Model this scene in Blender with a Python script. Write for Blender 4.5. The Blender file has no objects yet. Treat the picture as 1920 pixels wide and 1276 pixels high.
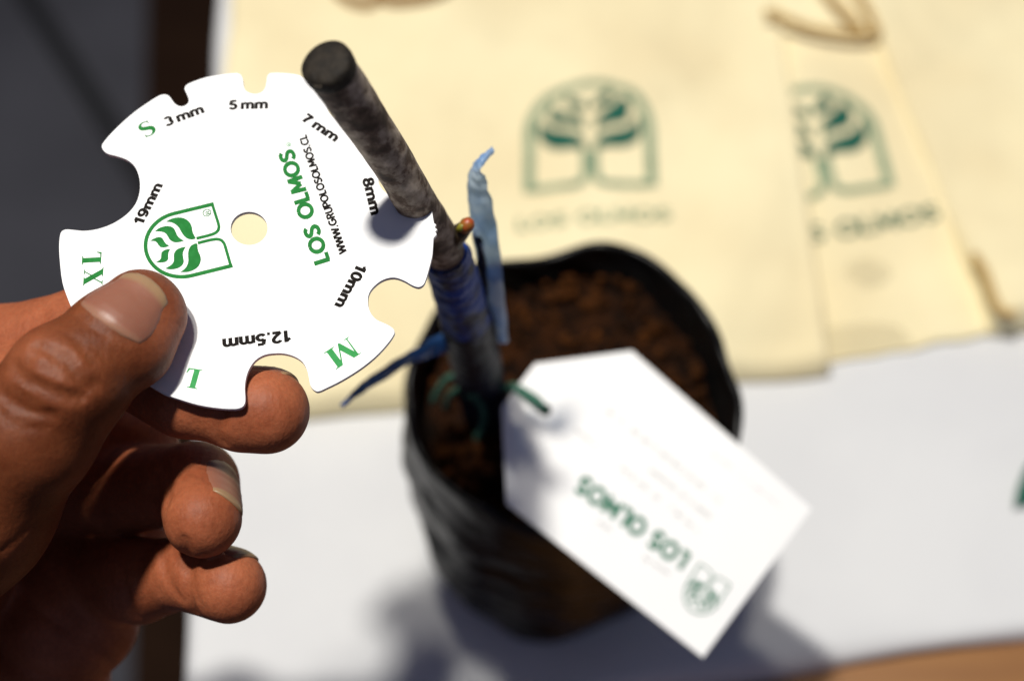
import bpy, bmesh, math, random
import numpy as np
from mathutils import Vector, Matrix, noise

# ------------------------------------------------------------------ camera, world, lamps, exposure
scene = bpy.context.scene
COL = scene.collection
FPX = 35.0 / 23.6 * 1920.0            # focal length in pixels of the 1920 wide photograph
CAM = Vector((0, 0, 0.475))
PITCH = math.radians(60)
AX = Vector((1, 0, 0)); AU = Vector((0, math.sin(PITCH), math.cos(PITCH))); AF = Vector((0, math.cos(PITCH), -math.sin(PITCH)))

cd = bpy.data.cameras.new('camera'); cam = bpy.data.objects.new('camera', cd); COL.objects.link(cam)
cam.location = CAM; cam.rotation_euler = (math.pi / 2 - PITCH, 0, 0)
cd.lens = 35; cd.sensor_width = 23.6; cd.sensor_fit = 'HORIZONTAL'
cd.clip_start = 0.01; cd.clip_end = 50
cd.dof.use_dof = True; cd.dof.focus_distance = 0.288; cd.dof.aperture_fstop = 4.9
scene.camera = cam

world = bpy.data.worlds.new('World'); scene.world = world; world.use_nodes = True
bg = world.node_tree.nodes['Background']
bg.inputs[0].default_value = (0.56, 0.62, 1.0, 1); bg.inputs[1].default_value = 0.14

def lamp(name, loc, target, power, color, radius, spot=70):
    ld = bpy.data.lights.new(name, 'SPOT'); ld.energy = power; ld.color = color
    ld.shadow_soft_size = radius; ld.spot_size = math.radians(spot); ld.spot_blend = 0.5
    lo = bpy.data.objects.new(name, ld); COL.objects.link(lo); lo.location = loc
    lo.rotation_euler = (Vector(target) - Vector(loc)).to_track_quat('-Z', 'Y').to_euler()
    return lo
lamp('ceiling_spot', (-0.27, 0.27, 1.53), (0.0, 0.22, 0.1), 92, (1.0, 0.965, 0.89), 0.042)
lamp('ceiling_spot_far', (-0.16, 0.42, 1.62), (0.02, 0.25, 0.05), 24, (1.0, 0.95, 0.86), 0.045)

scene.view_settings.view_transform = 'Standard'; scene.view_settings.look = 'None'
scene.view_settings.gamma = 1.0; scene.view_settings.exposure = 0.0
scene.render.film_transparent = False

# ------------------------------------------------------------------ helpers
def ray(px, py):
    return AX * ((px - 960) / FPX) + AU * (-(py - 638) / FPX) + AF
def P(px, py, d):                      # a point seen at (px, py), d millimetres along the lens axis
    return CAM + ray(px, py) * (d * 0.001)
def on_z(px, py, z):
    r = ray(px, py); return CAM + r * ((z - CAM.z) / r.z)
def cam_mm(px, py, d):
    return np.array([(px - 960) / FPX * d, -(py - 638) / FPX * d, d])
def cam_to_world(a):                   # n x 3 camera millimetres -> world metres
    M = np.array([AX, AU, AF]); return (a @ M) * 0.001 + np.array(CAM)

def tag(o, label=None, cat=None, group=None, kind=None):
    if label: o['label'] = label
    if cat: o['category'] = cat
    if group: o['group'] = group
    if kind: o['kind'] = kind
    return o
def empty(name, loc, label, cat, group=None):
    o = bpy.data.objects.new(name, None); COL.objects.link(o); o.location = loc; o.empty_display_size = 0.01
    return tag(o, label, cat, group)
def mesh_obj(name, verts, faces, mat, parent=None, smooth=True, local=False):
    """verts in world metres unless local (then in the parent's frame)"""
    me = bpy.data.meshes.new(name)
    me.from_pydata([tuple(v) for v in verts], [], [tuple(f) for f in faces]); me.update()
    return link(name, me, mat, parent, smooth, local)
def link(name, me, mat, parent=None, smooth=True, local=False):
    if mat is not None:
        me.materials.clear(); me.materials.append(mat)
    if smooth: me.polygons.foreach_set('use_smooth', [True] * len(me.polygons))
    o = bpy.data.objects.new(name, me); COL.objects.link(o)
    if parent is not None:
        o.parent = parent
        if not local: o.matrix_parent_inverse = MW(parent).inverted()
    return o
def MW(o):
    m = o.matrix_basis.copy()
    return m if o.parent is None else MW(o.parent) @ o.matrix_parent_inverse @ m

def tube(pts, radii, n=14, cap=True, wob=None):
    pts = [Vector(p) for p in pts]; V = []; F = []
    up = Vector((0.31, 0.2, 0.93))
    t0 = (pts[1] - pts[0]).normalized(); nrm = (up - t0 * up.dot(t0)).normalized()
    for i, p in enumerate(pts):
        t = (pts[min(i + 1, len(pts) - 1)] - pts[max(i - 1, 0)]).normalized()
        nrm = (nrm - t * nrm.dot(t)).normalized(); b = t.cross(nrm)
        for k in range(n):
            a = 2 * math.pi * k / n; r = radii[i] * (1 + (wob(i, a) if wob else 0))
            V.append(p + (nrm * math.cos(a) + b * math.sin(a)) * r)
    for i in range(len(pts) - 1):
        for k in range(n):
            F.append((i * n + k, i * n + (k + 1) % n, (i + 1) * n + (k + 1) % n, (i + 1) * n + k))
    if cap:
        F.append(tuple(reversed(range(n)))); F.append(tuple((len(pts) - 1) * n + k for k in range(n)))
    return V, F
def spline(pts, m=8):
    """Catmull-Rom through tuples of any length"""
    A = [np.array(p, float) for p in pts]; out = []
    for i in range(len(A) - 1):
        p0 = A[max(i - 1, 0)]; p1 = A[i]; p2 = A[i + 1]; p3 = A[min(i + 2, len(A) - 1)]
        for k in range(m):
            t = k / m
            out.append(0.5 * ((2 * p1) + (-p0 + p2) * t + (2 * p0 - 5 * p1 + 4 * p2 - p3) * t * t + (-p0 + 3 * p1 - 3 * p2 + p3) * t ** 3))
    out.append(A[-1]); return out

# ------------------------------------------------------------------ materials
def new_mat(name):
    m = bpy.data.materials.new(name); m.use_nodes = True
    return m, m.node_tree, m.node_tree.nodes['Principled BSDF']
def mat(name, c1, c2=None, scale=40, rough=0.6, bump=0.0, bscale=200, detail=4, spec=0.5, trans=0, ramp=(0.35, 0.65), stretch=None):
    m, nt, b = new_mat(name)
    b.inputs['Roughness'].default_value = rough; b.inputs['Specular IOR Level'].default_value = spec
    b.inputs['Base Color'].default_value = (*c1, 1)
    tc = nt.nodes.new('ShaderNodeTexCoord'); src = tc.outputs['Object']
    if stretch:
        mp = nt.nodes.new('ShaderNodeMapping'); mp.inputs['Scale'].default_value = stretch
        nt.links.new(src, mp.inputs[0]); src = mp.outputs[0]
    if c2 is not None:
        n = nt.nodes.new('ShaderNodeTexNoise'); n.inputs['Scale'].default_value = scale; n.inputs['Detail'].default_value = detail
        r = nt.nodes.new('ShaderNodeValToRGB')
        r.color_ramp.elements[0].position = ramp[0]; r.color_ramp.elements[1].position = ramp[1]
        r.color_ramp.elements[0].color = (*c1, 1); r.color_ramp.elements[1].color = (*c2, 1)
        nt.links.new(src, n.inputs['Vector']); nt.links.new(n.outputs['Fac'], r.inputs['Fac']); nt.links.new(r.outputs['Color'], b.inputs['Base Color'])
    if bump:
        n2 = nt.nodes.new('ShaderNodeTexNoise'); n2.inputs['Scale'].default_value = bscale; n2.inputs['Detail'].default_value = 5
        bp = nt.nodes.new('ShaderNodeBump'); bp.inputs['Strength'].default_value = bump; bp.inputs['Distance'].default_value = 0.001
        nt.links.new(src, n2.inputs['Vector']); nt.links.new(n2.outputs['Fac'], bp.inputs['Height']); nt.links.new(bp.outputs['Normal'], b.inputs['Normal'])
    if trans: b.inputs['Transmission Weight'].default_value = trans
    return m

M = {}
M['plastic'] = mat('white_plastic', (0.79, 0.79, 0.80), (0.77, 0.775, 0.785), 60, 0.42, 0.03, 900)
M['ink'] = mat('black_ink', (0.008, 0.006, 0.005), (0.022, 0.019, 0.017), 1500, 0.6, ramp=(0.5, 0.8), spec=0.05)
M['green'] = mat('green_ink', (0.012, 0.155, 0.028), (0.02, 0.20, 0.042), 700, 0.5, ramp=(0.45, 0.75), spec=0.05)
M['green_pale'] = mat('worn_green_ink', (0.032, 0.26, 0.066), (0.05, 0.31, 0.095), 700, 0.5, ramp=(0.4, 0.75), spec=0.05)
M['print'] = mat('dark_green_print', (0.012, 0.085, 0.060), (0.03, 0.13, 0.09), 300, 0.8, spec=0.05)
M['print_pale'] = mat('faded_green_print', (0.17, 0.25, 0.16), (0.30, 0.37, 0.24), 200, 0.85, spec=0.05)
M['tag_green'] = mat('tag_green_ink', (0.03, 0.15, 0.09), (0.08, 0.22, 0.15), 500, 0.7, spec=0.05)
M['tag_grey'] = mat('tag_grey_ink', (0.13, 0.12, 0.11), (0.22, 0.20, 0.19), 900, 0.7, spec=0.05)
M['tag_pink'] = mat('tag_pink_ink', (0.50, 0.30, 0.36), None, rough=0.7)
M['card'] = mat('white_card', (0.88, 0.88, 0.87), (0.85, 0.85, 0.85), 30, 0.55, 0.02, 600)
M['cloth'] = mat('white_tablecloth', (0.675, 0.68, 0.685), (0.635, 0.64, 0.65), 18, 0.85, 0.12, 1400, spec=0.2)
M['cotton'] = mat('cream_cotton', (0.86, 0.77, 0.50), (0.77, 0.66, 0.41), 14, 0.9, 0.25, 1500, spec=0.15)
M['cord'] = mat('tan_cotton_cord', (0.60, 0.42, 0.18), (0.48, 0.31, 0.11), 400, 0.9, 0.5, 2500, spec=0.1)
M['jute'] = mat('brown_cord', (0.22, 0.11, 0.03), (0.33, 0.19, 0.07), 400, 0.9, 0.5, 2000, spec=0.1)
M['film'] = mat('black_plastic_film', (0.0025, 0.0025, 0.003), (0.005, 0.0045, 0.004), 60, 0.40, 0.6, 110, spec=0.30)
M['soil'] = mat('brown_soil', (0.005, 0.0023, 0.0012), (0.036, 0.0115, 0.003), 130, 0.95, 1.0, 350, 6, spec=0.1, ramp=(0.38, 0.72))
M['crumb'] = mat('soil_crumbs', (0.010, 0.004, 0.0015), (0.085, 0.027, 0.005), 110, 0.95, 0.6, 900, spec=0.1, ramp=(0.35, 0.75))
M['cut'] = mat('sealed_cut_end', (0.010, 0.008, 0.006), (0.022, 0.017, 0.012), 500, 0.7, 0.4, 900, spec=0.2)
M['tape_dark'] = mat('dark_grafting_tape', (0.004, 0.005, 0.010), (0.011, 0.015, 0.032), 120, 0.5, 0.5, 500, spec=0.15)
M['tape_blue'] = mat('blue_grafting_tape', (0.008, 0.062, 0.36), (0.014, 0.022, 0.060), 120, 0.5, 0.6, 500, ramp=(0.46, 0.58), spec=0.2)
M['twine'] = mat('dark_green_twine', (0.02, 0.10, 0.065), (0.05, 0.17, 0.11), 900, 0.8, 0.6, 3000)
M['bud_dark'] = mat('bud_scale', (0.014, 0.010, 0.005), (0.05, 0.03, 0.01), 500, 0.5, 0.4, 1200)
M['bud_red'] = mat('red_bud_tip', (0.34, 0.045, 0.012), (0.22, 0.11, 0.012), 500, 0.45)
M['bud_yellow'] = mat('yellow_green_bud', (0.24, 0.20, 0.012), (0.10, 0.11, 0.01), 700, 0.5)
M['carpet'] = mat('grey_carpet', (0.082, 0.082, 0.094), (0.068, 0.068, 0.078), 9, 0.95, 0.4, 300, spec=0.1)
M['brown'] = mat('dark_brown_shade', (0.018, 0.008, 0.004), (0.026, 0.012, 0.006), 12, 0.9, spec=0.1)  # dark colour that paints the table's shade on the floor
M['rubber'] = mat('black_rubber', (0.006, 0.006, 0.006), None, rough=0.7)
M['wood'] = mat('brown_wood', (0.30, 0.135, 0.035), (0.22, 0.09, 0.022), 14, 0.5, 0.1, 200, stretch=(1, 8, 1))

def bark_mat():
    m, nt, b = new_mat('mottled_bark'); N = nt.nodes.new; L = nt.links.new
    tc = N('ShaderNodeTexCoord')
    n1 = N('ShaderNodeTexNoise'); n1.inputs['Scale'].default_value = 210; n1.inputs['Detail'].default_value = 8; n1.inputs['Roughness'].default_value = 0.65
    n2 = N('ShaderNodeTexNoise'); n2.inputs['Scale'].default_value = 520; n2.inputs['Detail'].default_value = 6
    r1 = N('ShaderNodeValToRGB'); e = r1.color_ramp.elements
    e[0].position = 0.40; e[0].color = (0.072, 0.046, 0.030, 1); e[1].position = 0.66; e[1].color = (0.60, 0.50, 0.38, 1)
    x = e.new(0.49); x.color = (0.18, 0.12, 0.08, 1); x = e.new(0.53); x.color = (0.33, 0.26, 0.19, 1)
    mx = N('ShaderNodeMixRGB'); mx.blend_type = 'MULTIPLY'; mx.inputs[0].default_value = 0.6
    r2 = N('ShaderNodeValToRGB'); r2.color_ramp.elements[0].position = 0.35; r2.color_ramp.elements[0].color = (0.35, 0.32, 0.3, 1); r2.color_ramp.elements[1].position = 0.6
    for n in (n1, n2): L(tc.outputs['Object'], n.inputs['Vector'])
    L(n1.outputs['Fac'], r1.inputs['Fac']); L(n2.outputs['Fac'], r2.inputs['Fac'])
    L(r1.outputs['Color'], mx.inputs[1]); L(r2.outputs['Color'], mx.inputs[2]); L(mx.outputs[0], b.inputs['Base Color'])
    bp = N('ShaderNodeBump'); bp.inputs['Strength'].default_value = 0.7; bp.inputs['Distance'].default_value = 0.0006
    L(n1.outputs['Fac'], bp.inputs['Height']); L(bp.outputs['Normal'], b.inputs['Normal'])
    b.inputs['Roughness'].default_value = 0.7; b.inputs['Specular IOR Level'].default_value = 0.3
    return m
M['bark'] = bark_mat()

def strip_mat(name='translucent_pale_blue_tape', ca=(0.30, 0.47, 0.75, 1), cb=(0.72, 0.80, 0.88, 1), clear=0.40):
    m, nt, b = new_mat(name); N = nt.nodes.new; L = nt.links.new
    b.inputs['Roughness'].default_value = 0.25
    tc = N('ShaderNodeTexCoord'); n = N('ShaderNodeTexNoise'); n.inputs['Scale'].default_value = 130
    r = N('ShaderNodeValToRGB'); r.color_ramp.elements[0].color = ca; r.color_ramp.elements[1].color = cb
    r.color_ramp.elements[0].position = 0.35; r.color_ramp.elements[1].position = 0.6
    L(tc.outputs['Object'], n.inputs['Vector']); L(n.outputs['Fac'], r.inputs['Fac']); L(r.outputs['Color'], b.inputs['Base Color'])
    tl = N('ShaderNodeBsdfTranslucent'); L(r.outputs['Color'], tl.inputs['Color'])
    tr = N('ShaderNodeBsdfTransparent'); tr.inputs[0].default_value = (0.62, 0.78, 0.95, 1)
    m1 = N('ShaderNodeMixShader'); m1.inputs[0].default_value = 0.35; m2 = N('ShaderNodeMixShader'); m2.inputs[0].default_value = clear
    L(b.outputs[0], m1.inputs[1]); L(tl.outputs[0], m1.inputs[2]); L(m1.outputs[0], m2.inputs[1]); L(tr.outputs[0], m2.inputs[2])
    L(m2.outputs[0], nt.nodes['Material Output'].inputs['Surface'])
    return m
M['strip'] = strip_mat()
M['strip_blue'] = strip_mat('translucent_blue_tape', (0.012, 0.06, 0.28, 1), (0.05, 0.15, 0.40, 1), 0.12)

def skin_mat():
    m, nt, b = new_mat('brown_skin'); N = nt.nodes.new; L = nt.links.new
    tc = N('ShaderNodeTexCoord'); at = N('ShaderNodeAttribute'); at.attribute_name = 'tone'
    n1 = N('ShaderNodeTexNoise'); n1.inputs['Scale'].default_value = 95; n1.inputs['Detail'].default_value = 8; n1.inputs['Roughness'].default_value = 0.6
    n3 = N('ShaderNodeTexNoise'); n3.inputs['Scale'].default_value = 1100; n3.inputs['Detail'].default_value = 3
    dorsal = N('ShaderNodeMixRGB'); dorsal.inputs[1].default_value = (0.110, 0.025, 0.006, 1); dorsal.inputs[2].default_value = (0.175, 0.048, 0.015, 1)
    pad = N('ShaderNodeMixRGB'); pad.inputs[1].default_value = (0.275, 0.072, 0.028, 1); pad.inputs[2].default_value = (0.40, 0.122, 0.054, 1)
    rr = N('ShaderNodeMapRange'); rr.inputs[1].default_value = 0.35; rr.inputs[2].default_value = 0.65
    L(tc.outputs['Object'], n1.inputs['Vector']); L(tc.outputs['Object'], n3.inputs['Vector'])
    L(n1.outputs['Fac'], rr.inputs[0]); L(rr.outputs[0], dorsal.inputs[0]); L(rr.outputs[0], pad.inputs[0])
    mx = N('ShaderNodeMixRGB'); L(at.outputs['Fac'], mx.inputs[0]); L(dorsal.outputs[0], mx.inputs[1]); L(pad.outputs[0], mx.inputs[2])
    m2 = N('ShaderNodeMixRGB'); m2.blend_type = 'MULTIPLY'; m2.inputs[0].default_value = 0.35
    r3 = N('ShaderNodeMapRange'); r3.inputs[1].default_value = 0.3; r3.inputs[2].default_value = 0.6; r3.inputs[3].default_value = 0.55; r3.inputs[4].default_value = 1.0
    L(n3.outputs['Fac'], r3.inputs[0]); L(mx.outputs[0], m2.inputs[1]); L(r3.outputs[0], m2.inputs[2]); L(m2.outputs[0], b.inputs['Base Color'])
    v = N('ShaderNodeTexVoronoi'); v.feature = 'DISTANCE_TO_EDGE'; v.inputs['Scale'].default_value = 1050
    n4 = N('ShaderNodeTexNoise'); n4.inputs['Scale'].default_value = 260; n4.inputs['Detail'].default_value = 9; n4.inputs['Roughness'].default_value = 0.62; n4.inputs['Distortion'].default_value = 0.8
    L(tc.outputs['Object'], v.inputs['Vector']); L(tc.outputs['Object'], n4.inputs['Vector'])
    b1 = N('ShaderNodeBump'); b1.inputs['Strength'].default_value = 0.16; b1.inputs['Distance'].default_value = 0.0003
    b2 = N('ShaderNodeBump'); b2.inputs['Strength'].default_value = 0.26; b2.inputs['Distance'].default_value = 0.0008
    L(v.outputs['Distance'], b1.inputs['Height']); L(n4.outputs['Fac'], b2.inputs['Height']); L(b1.outputs[0], b2.inputs['Normal']); L(b2.outputs[0], b.inputs['Normal'])
    wv = N('ShaderNodeTexWave'); wv.inputs['Scale'].default_value = 230; wv.inputs['Distortion'].default_value = 9; wv.inputs['Detail'].default_value = 4; wv.inputs['Detail Scale'].default_value = 1.6
    L(tc.outputs['Object'], wv.inputs['Vector']); b3 = N('ShaderNodeBump'); b3.inputs['Strength'].default_value = 0.09; b3.inputs['Distance'].default_value = 0.0003
    L(wv.outputs['Fac'], b3.inputs['Height']); L(b2.outputs[0], b3.inputs['Normal']); L(b3.outputs[0], b.inputs['Normal'])
    b.inputs['Roughness'].default_value = 0.55; b.inputs['Specular IOR Level'].default_value = 0.24
    b.inputs['Subsurface Weight'].default_value = 0.22; b.inputs['Subsurface Radius'].default_value = (1.0, 0.35, 0.2); b.inputs['Subsurface Scale'].default_value = 0.0022
    return m
M['skin'] = skin_mat()
def nail_mat():
    m, nt, b = new_mat('fingernail'); N = nt.nodes.new; L = nt.links.new
    at = N('ShaderNodeAttribute'); at.attribute_name = 'along'
    r = N('ShaderNodeValToRGB'); e = r.color_ramp.elements
    e[0].position = 0.0; e[0].color = (0.30, 0.155, 0.095, 1); e[1].position = 1.0; e[1].color = (0.29, 0.18, 0.095, 1)
    x = e.new(0.16); x.color = (0.225, 0.088, 0.054, 1); x = e.new(0.80); x.color = (0.24, 0.098, 0.062, 1); x = e.new(0.88); x.color = (0.28, 0.17, 0.09, 1)
    L(at.outputs['Fac'], r.inputs['Fac']); L(r.outputs['Color'], b.inputs['Base Color'])
    tc = N('ShaderNodeTexCoord'); n = N('ShaderNodeTexNoise'); n.inputs['Scale'].default_value = 500
    bp = N('ShaderNodeBump'); bp.inputs['Strength'].default_value = 0.15; bp.inputs['Distance'].default_value = 0.0004
    L(tc.outputs['Object'], n.inputs['Vector']); L(n.outputs['Fac'], bp.inputs['Height']); L(bp.outputs[0], b.inputs['Normal'])
    b.inputs['Roughness'].default_value = 0.44; b.inputs['Specular IOR Level'].default_value = 0.4
    b.inputs['Subsurface Weight'].default_value = 0.15; b.inputs['Subsurface Scale'].default_value = 0.001
    return m
M['nail'] = nail_mat()

# ------------------------------------------------------------------ table, floor
eL1, eL2 = on_z(372, 1276, 0), on_z(428, 60, 0)
eN1, eN2 = on_z(1400, 1226, 0), on_z(1920, 1152, 0)
dl = (eL2 - eL1).normalized(); dn = (eN2 - eN1).normalized()
t = ((eN1 - eL1).x * dn.y - (eN1 - eL1).y * dn.x) / (dl.x * dn.y - dl.y * dn.x)
corner = eL1 + dl * t
dn_ = dn
def table_pt(a, b): return corner + dl * a + dn_ * b
def hgt_cloth(p):
    return 0.0020 * noise.noise(Vector((p.x * 9, p.y * 22, 0.3))) + 0.0007 * noise.noise(Vector((p.x * 30, p.y * 14, 4)))
def build_table():
    W, D, n = 1.3, 0.85, 90
    V = []; F = []
    def edge(s, L):                      # rounded profile: inward distance, drop
        return s
    # top + hanging cloth in one grid: parameters beyond 0/L hang down
    ua = [-0.0125, -0.011, -0.009, -0.006, -0.004, -0.002] + [D * i / n for i in range(n + 1)] + [D + 0.006, D + 0.05, D + 0.25]
    ub = [-0.26, -0.2, -0.13, -0.07, -0.03, -0.012, -0.006, -0.002] + [W * i / n for i in range(n + 1)] + [W + 0.006, W + 0.05, W + 0.25]
    def fold(s, L):
        if s < 0: q = -s; r = 0.006; return (-(r * math.sin(min(q / r, math.pi / 2))), r * (1 - math.cos(min(q / r, math.pi / 2))) + max(0, q - r * math.pi / 2))
        if s > L: q = s - L; r = 0.006; return (L + r * math.sin(min(q / r, math.pi / 2)), r * (1 - math.cos(min(q / r, math.pi / 2))) + max(0, q - r * math.pi / 2))
        return (s, 0)
    for a in ua:
        for b in ub:
            pa, da = fold(a, D); pb, db = fold(b, W)
            p = table_pt(pa, pb); drop = max(da, db)
            w = 0.012 * min(1, drop / 0.1)
            p = p + dl * (w * math.sin(b * 60) * (1 if da > db else 0)) + dn_ * (w * math.sin(a * 60) * (1 if db > da else 0))
            V.append(Vector((p.x, p.y, -drop + hgt_cloth(p) * (1 if drop == 0 else 0))))
    m = len(ub)
    for i in range(len(ua) - 1):
        for j in range(m - 1): F.append((i * m + j, (i + 1) * m + j, (i + 1) * m + j + 1, i * m + j + 1))
    t = empty('table', (corner.x, corner.y, -0.74), 'table under a plain white tablecloth, carrying the pot and bags', 'table')
    o = mesh_obj('tablecloth', V, [tuple(reversed(f)) for f in F], M['cloth'], t)
    # board and legs under the cloth
    def box(name, a0, a1, b0, b1, z0, z1, mt):
        vs = [table_pt(a, b) + Vector((0, 0, z)) for z in (z0, z1) for a, b in ((a0, b0), (a1, b0), (a1, b1), (a0, b1))]
        mesh_obj(name, vs, [(0, 3, 2, 1), (4, 5, 6, 7), (0, 1, 5, 4), (1, 2, 6, 5), (2, 3, 7, 6), (3, 0, 4, 7)], mt, t, False)
    box('table_top', -0.16, D - 0.004, 0.004, W - 0.004, -0.035, -0.0085, M['wood'])
    for a, b in ((0.05, 0.05), (D - 0.1, 0.05), (0.05, W - 0.1), (D - 0.1, W - 0.1)):
        box('leg', a, a + 0.05, b, b + 0.05, -0.74, -0.03, M['wood'])
build_table()

FZ = -0.74
def sheet(name, pts, z, m, kind='structure'):
    o = mesh_obj(name, [Vector((p.x, p.y, z)) for p in pts], [tuple(range(len(pts)))], m, None, False)
    return tag(o, kind=kind)
sheet('floor', [Vector((-4, -4, 0)), Vector((4, -4, 0)), Vector((4, 4, 0)), Vector((-4, 4, 0))], FZ, M['carpet'])
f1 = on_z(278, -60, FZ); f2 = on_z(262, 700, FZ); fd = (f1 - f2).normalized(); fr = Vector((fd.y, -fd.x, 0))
sheet('floor_shade_sheet', [f2 - fd * 0.9, f2 - fd * 0.9 + fr * 1.1, f1 + fd * 1.5 + fr * 1.1, f1 + fd * 1.5], FZ + 0.004, M['brown'])  # added dark sheet standing in for the table's shade on the carpet
g1 = on_z(55, 0, FZ); g2 = on_z(265, 330, FZ); gd = (g1 - g2).normalized(); gp = Vector((gd.y, -gd.x, 0)) * 0.010
pp = [g2 - gd * 0.02, g1 + gd * 1.2]
vv = []
for p in pp:
    for s, z in ((-1, 0.004), (-0.8, 0.010), (0.8, 0.010), (1, 0.004)): vv.append(Vector((p.x, p.y, FZ + z)) + gp * s)
tag(mesh_obj('floor_strip', vv, [(0, 1, 5, 4), (1, 2, 6, 5), (2, 3, 7, 6), (0, 3, 2, 1), (4, 5, 6, 7)], M['rubber'], None, False), kind='structure')
# ------------------------------------------------------------------ logo and lettering builders (flat print)
def _uv(q):                             # measured on the printed mark: base edge = u, height = v
    x, y = q[0] - 1155.0, q[1] - 548.0
    return ((x * -0.2888 + y * -0.9574) / 935.0, (x * -0.9574 + y * 0.2888) / 935.0)
LEAVES = [[_uv(q) for q in L_] for L_ in (
    [(790, 614), (765, 570), (745, 520), (735, 460), (705, 400), (640, 352), (560, 340), (470, 358), (385, 408), (450, 412), (510, 435), (560, 480), (595, 540), (640, 600), (700, 635), (765, 634)],
    [(635, 660), (590, 635), (550, 600), (525, 550), (500, 500), (450, 470), (380, 470), (300, 500), (240, 550), (330, 550), (385, 570), (415, 610), (450, 660), (510, 688), (580, 680)],
    [(440, 738), (400, 715), (370, 680), (345, 640), (300, 625), (240, 645), (180, 685), (235, 685), (270, 700), (295, 735), (330, 765), (390, 762)])]
TIP = [8, 8, 6]
TRUNK = [_uv(q) for q in ((1012, 150), (1050, 270), (1092, 405), (1098, 455), (1085, 500), (1040, 540), (960, 572), (880, 597), (800, 620))]
def smooth_leaf(pts, tip):
    a = spline(pts[:tip + 1], 5); b = spline(pts[tip:] + [pts[0]], 5)
    return [tuple(p) for p in a] + [tuple(p) for p in b[1:-1]]
def ribbon(path, w):
    L = []; R = []
    for i, p in enumerate(path):
        p = np.array(p); d = np.array(path[min(i + 1, len(path) - 1)]) - np.array(path[max(i - 1, 0)])
        d = d / (np.linalg.norm(d) + 1e-9); n = np.array([-d[1], d[0]])
        L.append(p + n * w / 2); R.append(p - n * w / 2)
    return L, R
def logo_pieces(stroke=0.058):
    """list of (name, verts2d, faces)"""
    out = []
    arch = [(-.47, -0.002), (-.47, .3), (-.47, .6)] + [(-.47 * math.cos(a), .6 + .535 * math.sin(a)) for a in np.linspace(0.1, math.pi - 0.1, 30)] + [(.47, .6), (.47, .3), (.47, 0.0)]
    L, R = ribbon(arch, stroke); n = len(L)
    out.append(('logo_arch', L + R, [(i, i + 1, n + i + 1, n + i) for i in range(n - 1)]))
    for s in (1, -1):
        p = [tuple(q) for q in spline(TRUNK, 4)]
        L, R = ribbon([(x * s, y) for x, y in p], stroke * 0.78); n = len(L)
        out.append(('logo_base', L + R, [(i, i + 1, n + i + 1, n + i) for i in range(n - 1)]))
        for lf, tp in zip(LEAVES, TIP):
            q = [(x * s, y) for x, y in smooth_leaf(lf, tp)]
            out.append(('logo_leaf', q, [tuple(range(len(q)))]))
    return out
def _arc(cx, cy, rx, ry, a0, a1, n=14): return [(cx + rx * math.cos(math.radians(a0 + (a1 - a0) * i / n)), cy + ry * math.sin(math.radians(a0 + (a1 - a0) * i / n))) for i in range(n + 1)]
def _sp(p): return [tuple(q) for q in spline(p, 4)]
GLYPH = {                                # stroke letters: (advance, strokes); cap height 1
    '0': (.68, [_arc(.34, .5, .22, .42, 90, 450, 24)]),
    '1': (.62, [[(.13, .70), (.27, .77), (.36, .90)], [(.40, 0), (.40, 1)]]),
    '2': (.68, [_arc(.33, .69, .22, .23, 165, -20) + [(.42, .42), (.22, .22), (.10, .085)], [(.08, .085), (.60, .085)]]),
    '3': (.68, [_arc(.32, .71, .20, .205, 155, -75), _arc(.32, .30, .23, .225, 75, -155)]),
    '5': (.68, [[(.56, .91), (.18, .91)], [(.20, .95), (.13, .48)], _arc(.32, .32, .23, .24, 140, -155)]),
    '7': (.66, [[(.06, .91), (.58, .91)], [(.56, .93), (.40, .66), (.28, .35), (.24, 0)]]),
    '8': (.68, [_arc(.33, .72, .185, .20, 90, 450, 20), _arc(.33, .29, .22, .215, 90, 450, 20)]),
    '9': (.68, [_arc(.33, .66, .22, .26, 90, 450, 22), _sp([(.55, .66), (.53, .40), (.45, .17), (.30, .085), (.13, .17)])]),
    '.': (.30, [[(.06, .085), (.24, .085)]]), ' ': (.22, []), '~': (.42, []),
    'm': (1.02, [[(.12, 0), (.12, .72)], _arc(.31, .44, .19, .205, 165, 0) + [(.50, 0)], _arc(.69, .44, .19, .205, 165, 0) + [(.88, 0)]]),
    'L': (.58, [[(.12, 1), (.12, 0)], [(.12, .09), (.54, .09)]]),
    'O': (.92, [_arc(.46, .5, .36, .42, 90, 450, 28)]),
    'S': (.66, [_sp([(.56, .79), (.46, .895), (.32, .915), (.18, .86), (.13, .73), (.20, .60), (.36, .52), (.50, .43), (.56, .28), (.49, .13), (.34, .08), (.20, .10), (.08, .22)])]),
    'M': (.96, [[(.12, 0), (.17, 1)], [(.17, .93), (.48, .22)], [(.48, .22), (.79, .93)], [(.79, 1), (.84, 0)]]),
    'W': (1.06, [[(.06, 1), (.28, .03)], [(.28, .03), (.53, .92)], [(.53, .92), (.78, .03)], [(.78, .03), (1.0, 1)]]),
    'G': (.88, [_arc(.46, .5, .35, .42, 45, 335, 24), [(.78, .30), (.78, .50)], [(.82, .48), (.50, .48)]]),
    'R': (.70, [[(.12, 0), (.12, 1)], [(.12, .91), (.36, .91)] + _arc(.36, .70, .19, .21, 80, -90) + [(.12, .48)], [(.36, .48), (.60, 0)]]),
    'U': (.78, [[(.12, 1), (.12, .36)] + _arc(.38, .36, .26, .28, 180, 360) + [(.64, 1)]]),
    'P': (.66, [[(.12, 0), (.12, 1)], [(.12, .91), (.36, .91)] + _arc(.36, .67, .20, .24, 80, -90) + [(.12, .43)]]),
    'C': (.78, [_arc(.46, .5, .35, .42, 45, 315, 24)])}
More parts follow.
